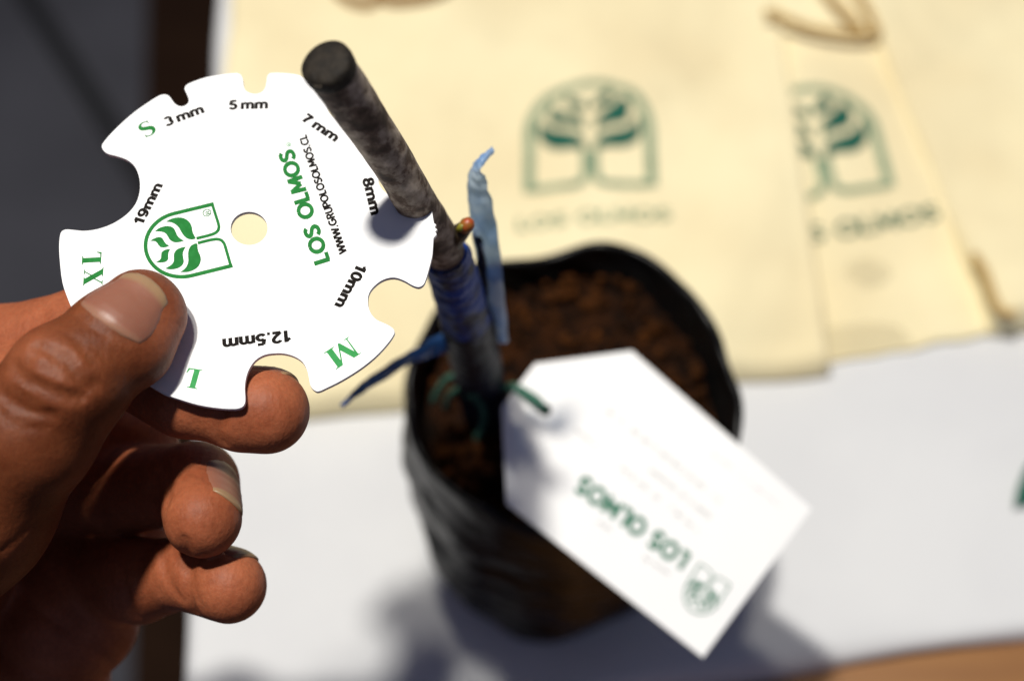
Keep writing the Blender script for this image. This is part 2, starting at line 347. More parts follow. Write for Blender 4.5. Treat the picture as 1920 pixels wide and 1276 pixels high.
def text_mesh(body, weight=0.17, spacing=1.0):
    """vertices (2d, unit box), faces and the layer of each vertex of a line set in the stroke letters"""
    V = []; F = []; lay = []; x = 0; nl = 0
    for ch in body:
        adv, strokes = GLYPH[ch]
        for k, st in enumerate(strokes):
            L, R_ = ribbon(st, weight); n = len(L); b = len(V)
            V += [(p[0] + x, p[1]) for p in L + R_]; F += [(b + i, b + i + 1, b + n + i + 1, b + n + i) for i in range(n - 1)]; lay += [k] * (2 * n)
        x += adv * spacing
    V = np.array(V); lo = np.array([V[:, 0].min(), 0.0]); hi = np.array([V[:, 0].max(), 1.0])
    return (V - lo) / (hi - lo), F, lay
def fix_faces(V, F):                    # make every face point along +z in 2d
    out = []
    for f in F:
        a = sum(V[f[i]][0] * V[f[(i + 1) % len(f)]][1] - V[f[(i + 1) % len(f)]][0] * V[f[i]][1] for i in range(len(f)))
        out.append(f if a > 0 else tuple(reversed(f)))
    return out
def tess(V, F, maxlen):
    """triangulate and split a flat piece so that it can follow a curved cloth"""
    bm = bmesh.new(); vs = [bm.verts.new((v[0], v[1], 0)) for v in V]
    for f in F:
        try: bm.faces.new([vs[i] for i in f])
        except ValueError: pass
    bmesh.ops.triangulate(bm, faces=bm.faces[:])
    for _ in range(3):
        es = [e for e in bm.edges if e.calc_length() > maxlen]
        if not es: break
        bmesh.ops.subdivide_edges(bm, edges=es, cuts=1); bmesh.ops.triangulate(bm, faces=bm.faces[:])
    bm.verts.index_update()
    V2 = [(v.co.x, v.co.y) for v in bm.verts]; F2 = [tuple(v.index for v in f.verts) for f in bm.faces]; bm.free()
    return V2, F2

# ------------------------------------------------------------------ cotton bags
def bag_height(seed, base):
    rg = random.Random(int(seed * 10)); creases = []
    for _ in range(9):
        a = rg.uniform(-0.5, 1.9); creases.append((math.cos(a), math.sin(a), rg.uniform(-0.12, 0.22), rg.uniform(0.20, 0.50), rg.uniform(0.004, 0.011), rg.uniform(-0.0022, 0.0026), rg.uniform(0.05, 0.13)))
    def folds(x, y):
        z = 0.0
        for cx, cy, px_, py_, w, am, ln in creases:
            dx, dy = x - px_, y - py_; al = dx * cx + dy * cy; ac = -dx * cy + dy * cx + 0.006 * math.sin(al * 40)
            z += am * math.exp(-(ac / w) ** 2 - (al / ln) ** 2)
        return z
    def h(x, y):
        v = Vector((x * 7, y * 12, seed)); w = Vector((x * 21 + 3, y * 34, seed + 5))
        u = (x * 0.94 - y * 0.34)
        return base + folds(x, y) + 0.0065 * noise.noise(v) + 0.0050 * noise.noise(Vector((u * 26, (x * 0.34 + y * 0.94) * 5, seed + 9))) + 0.0013 * noise.noise(w) + 0.0007 * noise.noise(Vector((x * 80, y * 60, seed))) \
            + 0.0026 * math.exp(-((y - 0.27 - 0.12 * x + 0.01 * noise.noise(Vector((x * 10, 0, seed)))) / 0.012) ** 2)
    return h
def bag(label, corners, base, seed, group, thick=0.004):
    """corners: near left, near right, far right, far left in world xy"""
    h = bag_height(seed, base); A, B, Cc, D = corners; n = 110; V = []; F = []
    for i in range(n + 1):
        for j in range(n + 1):
            s, t = j / n, i / n
            s2 = s + 0.004 * noise.noise(Vector((t * 9, seed, 1))) * (1 if 0 < 1 else 0)
            p = (A * (1 - s2) + B * s2) * (1 - t) + (D * (1 - s2) + Cc * s2) * t
            p = p + (D - A) * (0.004 * noise.noise(Vector((s * 8, seed, 7))))
            e = min(s, 1 - s, t, 1 - t) * 0.4; k = min(1, e / 0.006); k = math.sqrt(max(0, 1 - (1 - k) ** 2))
            hem = 0.0007 * math.exp(-((e - 0.016) / 0.0018) ** 2)
            V.append(Vector((p.x, p.y, base - thick + (h(p.x, p.y) - base + thick) * k - hem)))
    m = n + 1
    for i in range(n):
        for j in range(n): F.append((i * m + j, i * m + j + 1, (i + 1) * m + j + 1, (i + 1) * m + j))
    # flat back side
    b0 = len(V); ring = [j for j in range(m)] + [i * m + n for i in range(1, m)] + [n * m + j for j in range(n - 1, -1, -1)] + [i * m for i in range(n - 1, 0, -1)]
    for r in ring: V.append(V[r] - Vector((0, 0, 0.0008)))
    q = len(ring)
    for i in range(q): F.append((ring[i], b0 + i, b0 + (i + 1) % q, ring[(i + 1) % q]))
    F.append(tuple(b0 + q - 1 - i for i in range(q)))
    root = empty('cotton_bag', (A.x, A.y, base - thick), label, 'bag', group)
    mesh_obj('fabric', V, F, M['cotton'], root)
    return root, h
def print_on(root, h, O, U, Vv, pieces, name=None, mat_fn=None, lift=0.0005, unit=0.04):
    for k, (nm, V, F) in enumerate(pieces):
        V2, F2 = tess(V, F, 0.07)
        W = []
        for u, v in V2:
            p = O + U * u + Vv * v; W.append(Vector((p.x, p.y, h(p.x, p.y) + lift + 0.00002 * k)))
        V3 = [(w.x, w.y) for w in W]
        mesh_obj(nm, W, fix_faces(V3, F2), mat_fn(nm), root)
def bag_print_mat(nm): return M['print'] if nm in ('logo_leaf',) else M['print_pale']
def text_pieces(body, u0, u1, v0, v1, offset=0.0, nm='lettering'):
    V, F, _ = text_mesh(body, 0.17)
    return [(nm, [(u0 + (u1 - u0) * x, v0 + (v1 - v0) * y) for x, y in V], F)]

zb = 0.006
G = 'cream cotton bags laid out behind the pot'
bag2, h2 = bag('cream cotton bag with half its leaf logo covered by the neighbouring bag', [on_z(1440, 690, zb), on_z(1895, 608, zb), on_z(1705, -330, zb), on_z(1360, -330, zb)], zb, 2.3, G)
zb1 = 0.0115
bag1, h1 = bag('large cream cotton bag with a whole green leaf logo, directly behind the pot', [on_z(372, 776, zb1), on_z(1566, 676, zb1), on_z(1425, -330, zb1), on_z(446, -330, zb1)], zb1, 8.1, G, 0.009)
bag3, h3 = bag('cream cotton bag without visible print at the right edge, with tan drawstring', [on_z(1872, 604, zb1), on_z(2500, 520, zb1), on_z(2200, -330, zb1), on_z(1480, -330, zb1)], zb1, 5.7, G, 0.009)
def logo_on_bag(root, h, z, base0, base_r, apex):
    O = on_z(*base0, z); U = (on_z(*base_r, z) - O) * 2; Vv = (on_z(*apex, z) - O) / 1.14
    pcs = logo_pieces(0.085)
    print_on(root, h, O, U, Vv, pcs, mat_fn=bag_print_mat)
    return O, U, Vv
O, U, Vv = logo_on_bag(bag1, h1, zb1, (1107, 356), (1229, 354), (1103, 160))
print_on(bag1, h1, O, U, Vv, text_pieces('LOS~OLMOS', -.56, .60, -.37, -.24), mat_fn=lambda n: M['print_pale'])
O, U, Vv = logo_on_bag(bag2, h2, zb, (1556, 370), (1676, 350), (1502, 182))
print_on(bag2, h2, O, U, Vv, text_pieces('LOS~OLMOS', -.52, .78, -.40, -.24), mat_fn=lambda n: M['print'])

def cord_on(root, h, px, r, m, name='drawstring', lift=0.0):
    pts = [on_z(x, y, zb1) for x, y in px]
    pts = spline([(p.x, p.y) for p in pts], 8)
    V, F = tube([Vector((p[0], p[1], h(p[0], p[1]) + r * 0.8 + lift)) for p in pts], [r] * len(pts), 10)
    return mesh_obj(name, V, F, m, root)
cord_on(bag3, h3, [(1432, 32), (1480, 48), (1530, 66), (1585, 74), (1632, 70), (1645, 62)], 0.0018, M['cord'])
cord_on(bag3, h3, [(1530, -40), (1560, 5), (1590, 40), (1612, 62)], 0.0016, M['cord'])
cord_on(bag3, h3, [(1592, -40), (1608, -5), (1626, 25), (1640, 58)], 0.0014, M['cord'])
cord_on(bag3, h3, [(1822, 488), (1838, 525), (1852, 560), (1872, 592), (1900, 600)], 0.0017, M['cord'])
cord_on(bag1, h1, [(600, -60), (640, -12), (685, 8), (700, 6), (712, -4)], 0.0021, M['jute'])
cord_on(bag1, h1, [(700, -50), (722, 2), (770, 14), (820, 6), (850, -20), (880, -70)], 0.0024, M['jute'])

# dark green leaf-shaped card at the right edge of the table
ro = on_z(1962, 880, 0.002)
gc = empty('green_card', ro, 'dark green pointed card just entering at the right edge of the tablecloth', 'card')
pts = [on_z(x, y, 0.003) for x, y in ((1903, 948), (1908, 915), (1925, 872), (1960, 830), (2010, 815), (2030, 850), (2000, 900), (1950, 932), (1920, 944))]
n = len(pts); V = [Vector((p.x, p.y, 0.0035)) for p in pts] + [Vector((p.x, p.y, 0.0015)) for p in pts]
mesh_obj('card_sheet', V, [tuple(reversed(range(n))), tuple(range(n, 2 * n))] + [(i, (i + 1) % n, n + (i + 1) % n, n + i) for i in range(n)], M['print'], gc, False)

# ------------------------------------------------------------------ pot
RIMZ = 0.101; SOILZ = 0.0915
rim_px = [(763, 770), (766, 715), (785, 640), (835, 562), (905, 497), (990, 478), (1060, 463), (1130, 453), (1210, 468), (1262, 515), (1300, 560), (1345, 612), (1360, 685), (1385, 740), (1391, 800), (1384, 850), (1340, 915), (1240, 975), (1130, 1005), (1030, 1003), (915, 965), (835, 912), (782, 860)]
pc = on_z(1078, 730, RIMZ); pc = Vector((pc.x, pc.y, 0))
rim = [on_z(x, y, RIMZ) - pc for x, y in rim_px]
ang = np.array([math.atan2(p.y, p.x) for p in rim]); rad = np.array([math.hypot(p.x, p.y) for p in rim])
o_ = np.argsort(ang); ang = ang[o_]; rad = rad[o_]
ang = np.concatenate([ang - 2 * math.pi, ang, ang + 2 * math.pi]); rad = np.tile(rad, 3)
def rim_r(a): return float(np.interp((a + math.pi) % (2 * math.pi) - math.pi, ang, rad))
bc = on_z(1030, 1075, 0.0); 
bcen = Vector((pc.x - 0.004, pc.y + 0.0035, 0)); RB = 0.0408
def pot_pt(a, t, inner=0.0):            # t 0 bottom .. 1 rim
    r0 = RB * (1.03 + 0.035 * math.cos(4 * a + 0.9) + 0.02 * math.sin(7 * a)); r1 = 0.25 * (rim_r(a - 0.1) + 2 * rim_r(a) + rim_r(a + 0.1))
    k = t ** 0.8; r = r0 * (1 - k) + r1 * k + 0.0025 * math.sin(math.pi * t)
    cx = bcen * (1 - t) + pc * t
    w = noise.noise(Vector((math.cos(a) * 2.2, math.sin(a) * 2.2, t * 7))) * 0.0026 + noise.noise(Vector((math.cos(a) * 5, math.sin(a) * 5, t * 22))) * 0.0013
    w += 0.0009 * math.sin(44 * t + 3 * noise.noise(Vector((math.cos(a) * 1.5, math.sin(a) * 1.5, 2)))) * (1 - t)
    if t < 0.08: r -= 0.005 * (1 - t / 0.08) ** 2
    r += w * (0.4 + 0.6 * math.sin(math.pi * min(1, t * 1.0))) - inner
    z = RIMZ * t + (0.0022 * math.sin(2 * a + 1) + 0.002 * noise.noise(Vector((math.cos(a) * 3, math.sin(a) * 3, 9)))) * t ** 3
    return Vector((cx.x + r * math.cos(a), cx.y + r * math.sin(a), z + 0.0005))
pot = empty('nursery_pot', (pc.x, pc.y, 0), 'black plastic film nursery pot filled with brown soil, on white tablecloth', 'pot')
na, nt_ = 160, 70; V = []; F = []
for i in range(nt_ + 1):
    for k in range(na): V.append(pot_pt(2 * math.pi * k / na, i / nt_))
for j in range(1, 15):                    # folded lip and inner wall
    t = 1 - 0.018 * (j - 1)
    for k in range(na): V.append(pot_pt(2 * math.pi * k / na, t, 0.0012 + 0.0004 * j + 0.0004 * math.sin(k * 0.9 + j)) + Vector((0, 0, 0.0006 if j == 1 else 0)))
rows = nt_ + 1 + 14
for i in range(rows - 1):
    for k in range(na): F.append((i * na + k, i * na + (k + 1) % na, (i + 1) * na + (k + 1) % na, (i + 1) * na + k))
F.append(tuple(reversed(range(na))))
mesh_obj('pot_film', V, F, M['film'], pot)
# soil
V = []; F = []; nr = 48
def soil_z(x, y):
    return SOILZ + 0.0030 * noise.noise(Vector((x * 60, y * 60, 1))) + 0.0028 * noise.noise(Vector((x * 150, y * 150, 3))) + 0.0016 * noise.noise(Vector((x * 380, y * 380, 7)))
for i in range(nr + 1):
    for k in range(na):
        a = 2 * math.pi * k / na; r = (rim_r(a) - 0.0045) * (i + 0.02) / nr; x = pc.x + r * math.cos(a); y = pc.y + r * math.sin(a)
        V.append(Vector((x, y, soil_z(x, y) - 0.004 * (i / nr) ** 4)))
for i in range(nr):
    for k in range(na): F.append((i * na + k, (i + 1) * na + k, (i + 1) * na + (k + 1) % na, i * na + (k + 1) % na))
F.append(tuple(range(na)))
mesh_obj('soil', V, F, M['soil'], pot)
rng = random.Random(4); V = []; F = []
bm = bmesh.new(); bmesh.ops.create_icosphere(bm, subdivisions=1, radius=1); bv = [v.co.copy() for v in bm.verts]; bf = [tuple(v.index for v in f.verts) for f in bm.faces]; bm.free()
for i in range(900):
    a = rng.uniform(0, 2 * math.pi); r = (rim_r(a) - 0.006) * math.sqrt(rng.random()); x = pc.x + r * math.cos(a); y = pc.y + r * math.sin(a)
    s = 0.0004 + 0.0019 * rng.random() ** 3; c = Vector((x, y, soil_z(x, y) + s * 0.3)); b0 = len(V)
    rot = Matrix.Rotation(rng.uniform(0, 6), 3, Vector((rng.random(), rng.random(), rng.random() + 0.1)).normalized())
    for v in bv: V.append(c + rot @ Vector((v.x * 1.3, v.y, v.z * 0.75)) * s * rng.uniform(0.7, 1.2))
    F += [tuple(b0 + q for q in f) for f in bf]
tag(mesh_obj('soil_crumbs', V, F, M['crumb'], pot, False), kind='stuff')

# ------------------------------------------------------------------ grafted plant
base_pt = on_z(918, 800, SOILZ)
plant = empty('grafted_sapling', base_pt, 'leafless grafted sapling stem with taped graft, rising from the soil', 'sapling')
stem_path = spline([(613, 120, 258.5, 4.5), (652, 178, 266.5, 4.38), (697, 245, 276.5, 4.22), (740, 310, 286, 4.05), (776, 372, 295, 4.0), (812, 430, 309, 4.2), (840, 490, 325, 4.5), (862, 560, 346, 4.9), (882, 635, 372, 5.3), (900, 710, 402, 5.6), (916, 785, 436, 6.2), (922, 815, 450, 6.6)], 10)
SP = [P(a, b, c) for a, b, c, r in stem_path]; SR = [r * 0.001 for *_, r in stem_path]
def wob(i, a):
    p = SP[i]
    return 0.035 * noise.noise(Vector((p.x * 120 + math.cos(a), p.y * 120 + math.sin(a), p.z * 120))) + 0.03 * noise.noise(Vector((math.cos(a) * 3, math.sin(a) * 3, p.z * 260)))
V, F = tube(SP, SR, 28, True, wob)
mesh_obj('stem', V, F, M['bark'], plant)
# cut end: slightly domed, sealed disc with a chamfer
d0 = (SP[0] - SP[1]).normalized(); e1 = d0.orthogonal().normalized(); e2 = d0.cross(e1)
V = []; F = []; prof = [(1.03, -0.0022), (1.05, -0.0008), (1.02, 0.0002), (0.93, 0.0007), (0.6, 0.0009), (0.25, 0.0010)]
for rr, dz in prof:
    for k in range(28):
        a = 2 * math.pi * k / 28; V.append(SP[0] + d0 * dz + (e1 * math.cos(a) + e2 * math.sin(a)) * SR[0] * rr * (1 + 0.02 * math.sin(3 * a)))
for i in range(len(prof) - 1):
    for k in range(28): F.append((i * 28 + k, i * 28 + (k + 1) % 28, (i + 1) * 28 + (k + 1) % 28, (i + 1) * 28 + k))
F.append(tuple((len(prof) - 1) * 28 + k for k in range(28)))
mesh_obj('cut_end', V, F, M['cut'], plant)

def wrap(name, i0, i1, extra, m, pitch, seed):
    """grafting tape wound round the stem: overlapping turns with ridged edges"""
    sub = []; rr = []
    idx = np.linspace(i0, i1, int((i1 - i0) * 5))
    for x in idx:
        i = int(x); f_ = x - i; j = min(i + 1, len(SP) - 1); sub.append(SP[i].lerp(SP[j], f_)); rr.append(SR[i] * (1 - f_) + SR[j] * f_ + extra)
    Ls = [0]
    for i in range(1, len(sub)): Ls.append(Ls[-1] + (sub[i] - sub[i - 1]).length)
    def w(i, a):
        ph = (Ls[i] / pitch + a / (2 * math.pi) + 0.25 * noise.noise(Vector((Ls[i] * 200, a, seed)))) % 1.0
        return 0.13 * ph + 0.06 * noise.noise(Vector((math.cos(a) * 2, math.sin(a) * 2, Ls[i] * 300 + seed)))
    V, F = tube(sub, rr, 32, True, w); return mesh_obj(name, V, F, m, plant)
wrap('blue_tape', 57, 76, 0.0003, M['tape_blue'], 0.0052, 1.0)
wrap('dark_tape', 75, 98, 0.0004, M['tape_dark'], 0.0065, 5.0)

def strip(name, ctrl, m, seed):
    """flat tape end: (px, py, depth, half width mm, twist degrees)"""
    S = spline(ctrl, 8); V = []; F = []; nw = 6
    C = [P(a, b, c) for a, b, c, *_ in S]
    for i, s in enumerate(S):
        t = (C[min(i + 1, len(C) - 1)] - C[max(i - 1, 0)]).normalized(); side = t.cross(AF).normalized(); nn = side.cross(t)
        a = math.radians(s[4]); sd = side * math.cos(a) + nn * math.sin(a); up = sd.cross(t)
        for j in range(nw + 1):
            q = j / nw * 2 - 1
            V.append(C[i] + sd * (q * s[3] * 0.001) + up * (0.0008 * (q * q) + 0.0009 * noise.noise(Vector((i * 0.30, q * 2.2, seed)))))
    for i in range(len(S) - 1):
        for j in range(nw): F.append((i * (nw + 1) + j, i * (nw + 1) + j + 1, (i + 1) * (nw + 1) + j + 1, (i + 1) * (nw + 1) + j))
    o = mesh_obj(name, V, F, m, plant); md = o.modifiers.new('thick', 'SOLIDIFY'); md.thickness = 0.00015
    return o
strip('tape_end', [(936, 640, 372, 2.0, 30), (925, 560, 350, 2.5, 25), (914, 480, 335, 2.9, 20), (901, 400, 324, 2.9, 28), (893, 350, 318, 2.5, 35), (890, 318, 315, 1.9, 55), (902, 294, 314, 1.0, 60), (924, 277, 315, 0.4, 40)], M['strip'], 1)
strip('tape_end', [(868, 628, 372, 3.0, 10), (815, 652, 368, 2.3, 25), (765, 676, 362, 1.7, 45), (718, 705, 357, 1.6, 35), (680, 730, 353, 1.0, 30), (642, 762, 350, 0.35, 20)], M['strip_blue'], 6)
# inner, shaded ribbon beside the upright tape end
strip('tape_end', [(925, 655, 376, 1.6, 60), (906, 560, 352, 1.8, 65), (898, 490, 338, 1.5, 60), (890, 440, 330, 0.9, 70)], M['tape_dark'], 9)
# side bud
V, F = tube([P(*p) for p in ((840, 470, 318), (852, 450, 314), (864, 434, 311), (876, 423, 309))], [0.0019, 0.0020, 0.0019, 0.0014], 14)
bud = mesh_obj('bud', V, F, M['bud_dark'], plant)
V, F = tube([P(*p) for p in ((870, 429, 309.5), (876, 421, 308), (883, 416, 307.5), (887, 414, 307.3))], [0.0013, 0.0016, 0.0012, 0.0004], 12)
mesh_obj('bud_tip', V, F, M['bud_red'], bud)
V, F = tube([P(*p) for p in ((858, 432, 308.6), (866, 425, 307.6), (872, 420, 307.2))], [0.0005, 0.0009, 0.0004], 10)
mesh_obj('bud_scale', V, F, M['bud_yellow'], bud)

# ------------------------------------------------------------------ hang tag with twine
hc, rc, bc_ = P(1022, 768, 400), P(1522, 953, 404), P(1320, 1230, 393)
tn = (rc - hc).cross(bc_ - hc).normalized()
if tn.dot(AF) > 0: tn = -tn
def on_tag(px, py):
    r = ray(px, py); return CAM + r * ((hc - CAM).dot(tn) / r.dot(tn))
xdir = (on_tag(1086, 903) - on_tag(1310, 1062)).normalized(); ydir = tn.cross(xdir)
tagM = Matrix(((xdir.x, ydir.x, tn.x, hc.x), (xdir.y, ydir.y, tn.y, hc.y), (xdir.z, ydir.z, tn.z, hc.z), (0, 0, 0, 1)))
tago = empty('hang_tag', (0, 0, 0), 'white card hang tag with green lettering, tied to the stem over the pot rim', 'tag')
tago.matrix_basis = tagM
inv = tagM.inverted()
def tl(px, py):
    v = inv @ on_tag(px, py); return (v.x, v.y)
def flat_curve(name, outer, holes, thick, bevel, m, parent):
    c = bpy.data.curves.new(name, 'CURVE'); c.dimensions = '2D'; c.fill_mode = 'BOTH'; c.extrude = thick / 2 - bevel; c.bevel_depth = bevel; c.bevel_resolution = 2; c.offset = -bevel
    for loop in [outer] + holes:
        s = c.splines.new('POLY'); s.points.add(len(loop) - 1); s.use_cyclic_u = True
        for p, q in zip(s.points, loop): p.co = (q[0], q[1], 0, 1)
    o = bpy.data.objects.new(name, c); COL.objects.link(o)
    me = bpy.data.meshes.new_from_object(o.evaluated_get(bpy.context.evaluated_depsgraph_get()))
    bpy.data.objects.remove(o); bpy.data.curves.remove(c)
    me.name = name; ob = link(name, me, m, parent, False, True); ob.location.z = -thick / 2
    return ob
hx, hy = tl(1022, 768)
flat_curve('card', [tl(*p) for p in ((1003, 681), (1185, 657), (1522, 953), (1318, 1232), (950, 944), (941, 762))], [[(hx + 0.0017 * math.cos(a), hy + 0.0017 * math.sin(a)) for a in np.linspace(0, 2 * math.pi, 25)[:-1]]], 0.0006, 0.00005, M['card'], tago)
def flat_piece(name, V, F, m, parent, z=0.00006, lay=None):
    return mesh_obj(name, [(v[0], v[1], z + (0.000004 * lay[i] if lay else 0)) for i, v in enumerate(V)], fix_faces(V, F), m, parent, False, True)
def text_between(body, p0, p1, cap, parent, m, name='lettering', offset=0.0, z=0.00006, spacing=1.0):
    """baseline centre-line from local p0 to p1, cap height in metres, centred across"""
    V, F, lay = text_mesh(body, offset or 0.13, spacing); p0 = np.array(p0); p1 = np.array(p1); d = p1 - p0; n = np.array([-d[1], d[0]]) / np.linalg.norm(d)
    W = [p0 + d * x + n * (y - 0.5) * cap for x, y in V]
    return flat_piece(name, W, F, m, parent, z, lay)
text_between('LOS~OLMOS', tl(1287, 1054), tl(1084, 903), 0.0050, tago, M['tag_green'], offset=0.26, spacing=1.05)
O2 = np.array(tl(1340, 1078)); 
lo_c = np.array(tl(1342, 1078)); 
for k, (nm, V, F) in enumerate(logo_pieces(0.05)):
    flat_piece(nm, [(0.0102 * u + tl(1320, 1108)[0], 0.0102 * (v - 0.55) + tl(1320, 1108)[1]) for u, v in V], F, M['tag_green'], tago, 0.00006 + 0.00001 * k)
rng = random.Random(3)
def micro(p0, p1, h, m):                 # lines of print too small to read: rows of tiny strokes
    a = np.array(tl(*p0)); b = np.array(tl(*p1)); d = b - a; Ln = np.linalg.norm(d); d /= Ln; n = np.array([-d[1], d[0]]); x = 0; V = []; F = []
    while x < Ln:
        w = rng.uniform(0.0004, 0.0009)
        if rng.random() < 0.8:
            hh = h * rng.uniform(0.5, 1.0); q = a + d * x; k = len(V)
            V += [q, q + d * w * 0.5, q + d * w * 0.5 + n * hh, q + n * hh]; F.append((k, k + 1, k + 2, k + 3))
        x += w + (0.0003 if rng.random() < 0.85 else 0.0012)
    o = flat_piece('small_print', V, F, m, tago)
for p0, p1 in (((1260, 860), (1130, 758)), ((1350, 935), (1262, 862)), ((1118, 832), (1078, 800)), ((1240, 935), (1152, 860)), ((1332, 965), (1218, 875)), ((1312, 995), (1262, 950)), ((1255, 1072), (1208, 1040)), ((1145, 990), (1120, 972))):
    micro(p0, p1, 0.0012, M['tag_grey'])
micro((1462, 945), (1338, 848), 0.0008, M['tag_pink'])
# twine: through the hole to the stem, wound round it, with loose tails
def tw(pts, r=0.0008, name='twine'):
    pts = spline(pts, 8); V, F = tube([P(*p) for p in pts], [r] * len(pts), 10); return mesh_obj(name, V, F, M['twine'], tago)
tw([(1024, 771, 401.5), (1021, 765, 398.6), (1008, 757, 397.8), (988, 743, 398.5), (962, 730, 401), (935, 722, 401), (905, 722, 398), (880, 730, 400), (866, 740, 408)], 0.0009)
tw([(1022, 770, 401.5), (1012, 752, 398.6), (990, 736, 399), (960, 722, 402), (930, 735, 402), (900, 738, 399), (876, 744, 403)], 0.0008)
tw([(893, 728, 396), (872, 712, 400), (848, 705, 405), (828, 722, 410), (812, 752, 415)], 0.0010)
tw([(890, 735, 397), (866, 728, 402), (845, 738, 408), (835, 762, 414)], 0.0009)
tw([(885, 740, 398), (905, 765, 402), (905, 795, 408), (893, 822, 414)], 0.0009)
V, F = tube([P(*p) for p in ((902, 725, 397), (890, 734, 395.5), (878, 742, 397))], [0.0012, 0.0021, 0.0012], 12); mesh_obj('knot', V, F, M['twine'], tago)

# ------------------------------------------------------------------ gauge disc
DH = 294.0; tx, ty = math.radians(-1.0), math.radians(24.0)
nc = np.array([math.sin(tx), math.sin(ty), -math.sqrt(1 - math.sin(tx) ** 2 - math.sin(ty) ** 2)])
hcam = cam_mm(467, 428, DH)
def disc_depth(px, py):
    d = cam_mm(px, py, 1.0); return float(hcam @ nc / (d @ nc))
dnw = Vector(AX * nc[0] + AU * nc[1] + AF * nc[2]).normalized(); dc = P(467, 428, DH)
dxw = (AX - dnw * AX.dot(dnw)).normalized(); dyw = dnw.cross(dxw)
dM = Matrix(((dxw.x, dyw.x, dnw.x, dc.x), (dxw.y, dyw.y, dnw.y, dc.y), (dxw.z, dyw.z, dnw.z, dc.z), (0, 0, 0, 1)))
disc = empty('gauge_disc', (0, 0, 0), 'white plastic notched stem gauge disc held up between thumb and finger', 'gauge')
disc.matrix_basis = dM; dinv = dM.inverted()
def dl_(px, py):
    v = dinv @ P(px, py, disc_depth(px, py)); return (v.x, v.y)
out_px = [(190.7, 273.7), (196, 264), (217, 241), (248, 213), (276, 193), (299, 179), (308.6, 177), (317, 180), (323, 188), (330, 196), (341, 199.5), (351, 195), (354, 188), (351, 178), (346, 166.5), (348, 161), (355, 156), (386, 145), (414, 140), (443, 137), (451, 140), (455, 148), (457, 162), (462, 171), (477, 176), (490, 173), (497, 165), (500, 151), (502, 141), (508, 137), (533, 137), (561, 141), (585, 152), (606, 164), (616, 174), (618, 186), (615, 199), (618, 210), (628, 220), (641, 225), (654, 222), (664, 217), (674, 220), (692, 238), (715, 266), (734, 292), (741, 304), (738, 311), (722, 316), (711, 328), (711, 345), (722, 360), (740, 369), (761, 373), (778, 371), (793, 367), (804, 368), (808, 377), (812, 408), (814, 418), (818, 421), (815, 426), (820, 430), (816, 434), (819, 439), (813, 446), (811, 476), (805, 502), (797, 528), (792, 535), (784, 538), (772, 534), (758, 526), (739, 520), (719, 524), (702, 536), (692, 550), (690, 567), (694, 584), (705, 598), (722, 606), (733, 612), (739, 618), (739, 626), (725, 646), (702, 670), (674, 692), (640, 713), (612, 727), (596, 733.5), (588, 730), (582, 722), (579, 708), (575, 692), (567, 678), (552, 668), (533, 662.5), (516, 662), (496, 665), (479, 675), (467, 692), (461, 710), (459, 728), (460, 744), (459, 756), (453, 763), (440, 766), (409, 764.5), (372, 758.5), (338, 748.5), (304, 736), (262, 708), (220, 672), (182, 634), (152, 600), (136, 580), (127, 560), (117, 530), (112, 490), (110.6, 462), (113, 438), (119, 431), (131, 430), (157, 432.5), (183, 429), (211, 419), (237, 402), (254, 382), (261.5, 360), (262, 340), (258, 323), (251, 310), (237, 299), (217, 292), (203, 288.5), (194, 282)]
loop = [dl_(*p) for p in out_px]
sharp = set(range(58, 66))
ctrl = loop + [loop[0], loop[1]]
sm = []
for i in range(len(loop)):
    p0, p1, p2, p3 = (np.array(loop[(i + k) % len(loop)]) for k in (-1, 0, 1, 2))
    if i in sharp: sm.append(p1); continue
    # centripetal-like: limit tangents by segment length
    L12 = np.linalg.norm(p2 - p1); m1 = (p2 - p0); m1 = m1 / (np.linalg.norm(m1) + 1e-9) * L12; m2 = (p3 - p1); m2 = m2 / (np.linalg.norm(m2) + 1e-9) * L12
    for k in range(3):
        t = k / 3; sm.append((2 * t ** 3 - 3 * t ** 2 + 1) * p1 + (t ** 3 - 2 * t ** 2 + t) * m1 + (-2 * t ** 3 + 3 * t ** 2) * p2 + (t ** 3 - t ** 2) * m2)
hole = [dl_(467 + 34.5 * math.cos(a), 428 + 31 * math.sin(a)) for a in np.linspace(0, 2 * math.pi, 49)[:-1]]
flat_curve('disc_plate', [tuple(p) for p in sm], [hole], 0.0010, 0.00010, M['plastic'], disc)
def size_text(body, a, b, cap): return text_between(body, dl_(*a), dl_(*b), cap * 0.001, disc, M['ink'], 'size_marking', 0.245, 0.00004)
size_text('3 mm', (308, 230), (381, 203), 2.2)
size_text('5 mm', (429, 197), (503, 195), 2.2)
size_text('7 mm', (571, 219), (634, 260), 2.1)
size_text('8mm', (689, 333), (706, 402), 2.2)
size_text('10mm', (680, 497), (636, 576), 2.2)
size_text('12.5mm', (546, 629), (417, 646), 2.4)
size_text('19mm', (258, 420), (297, 344), 2.1)
text_between('LOS~OLMOS', dl_(605, 494), dl_(535, 282), 0.0031, disc, M['green'], 'lettering', 0.245, 0.00004)
text_between('WWW.GRUPOLOSOLMOS.CL', dl_(644, 476), dl_(567, 254), 0.0016, disc, M['ink'], 'lettering', 0.245, 0.00004)
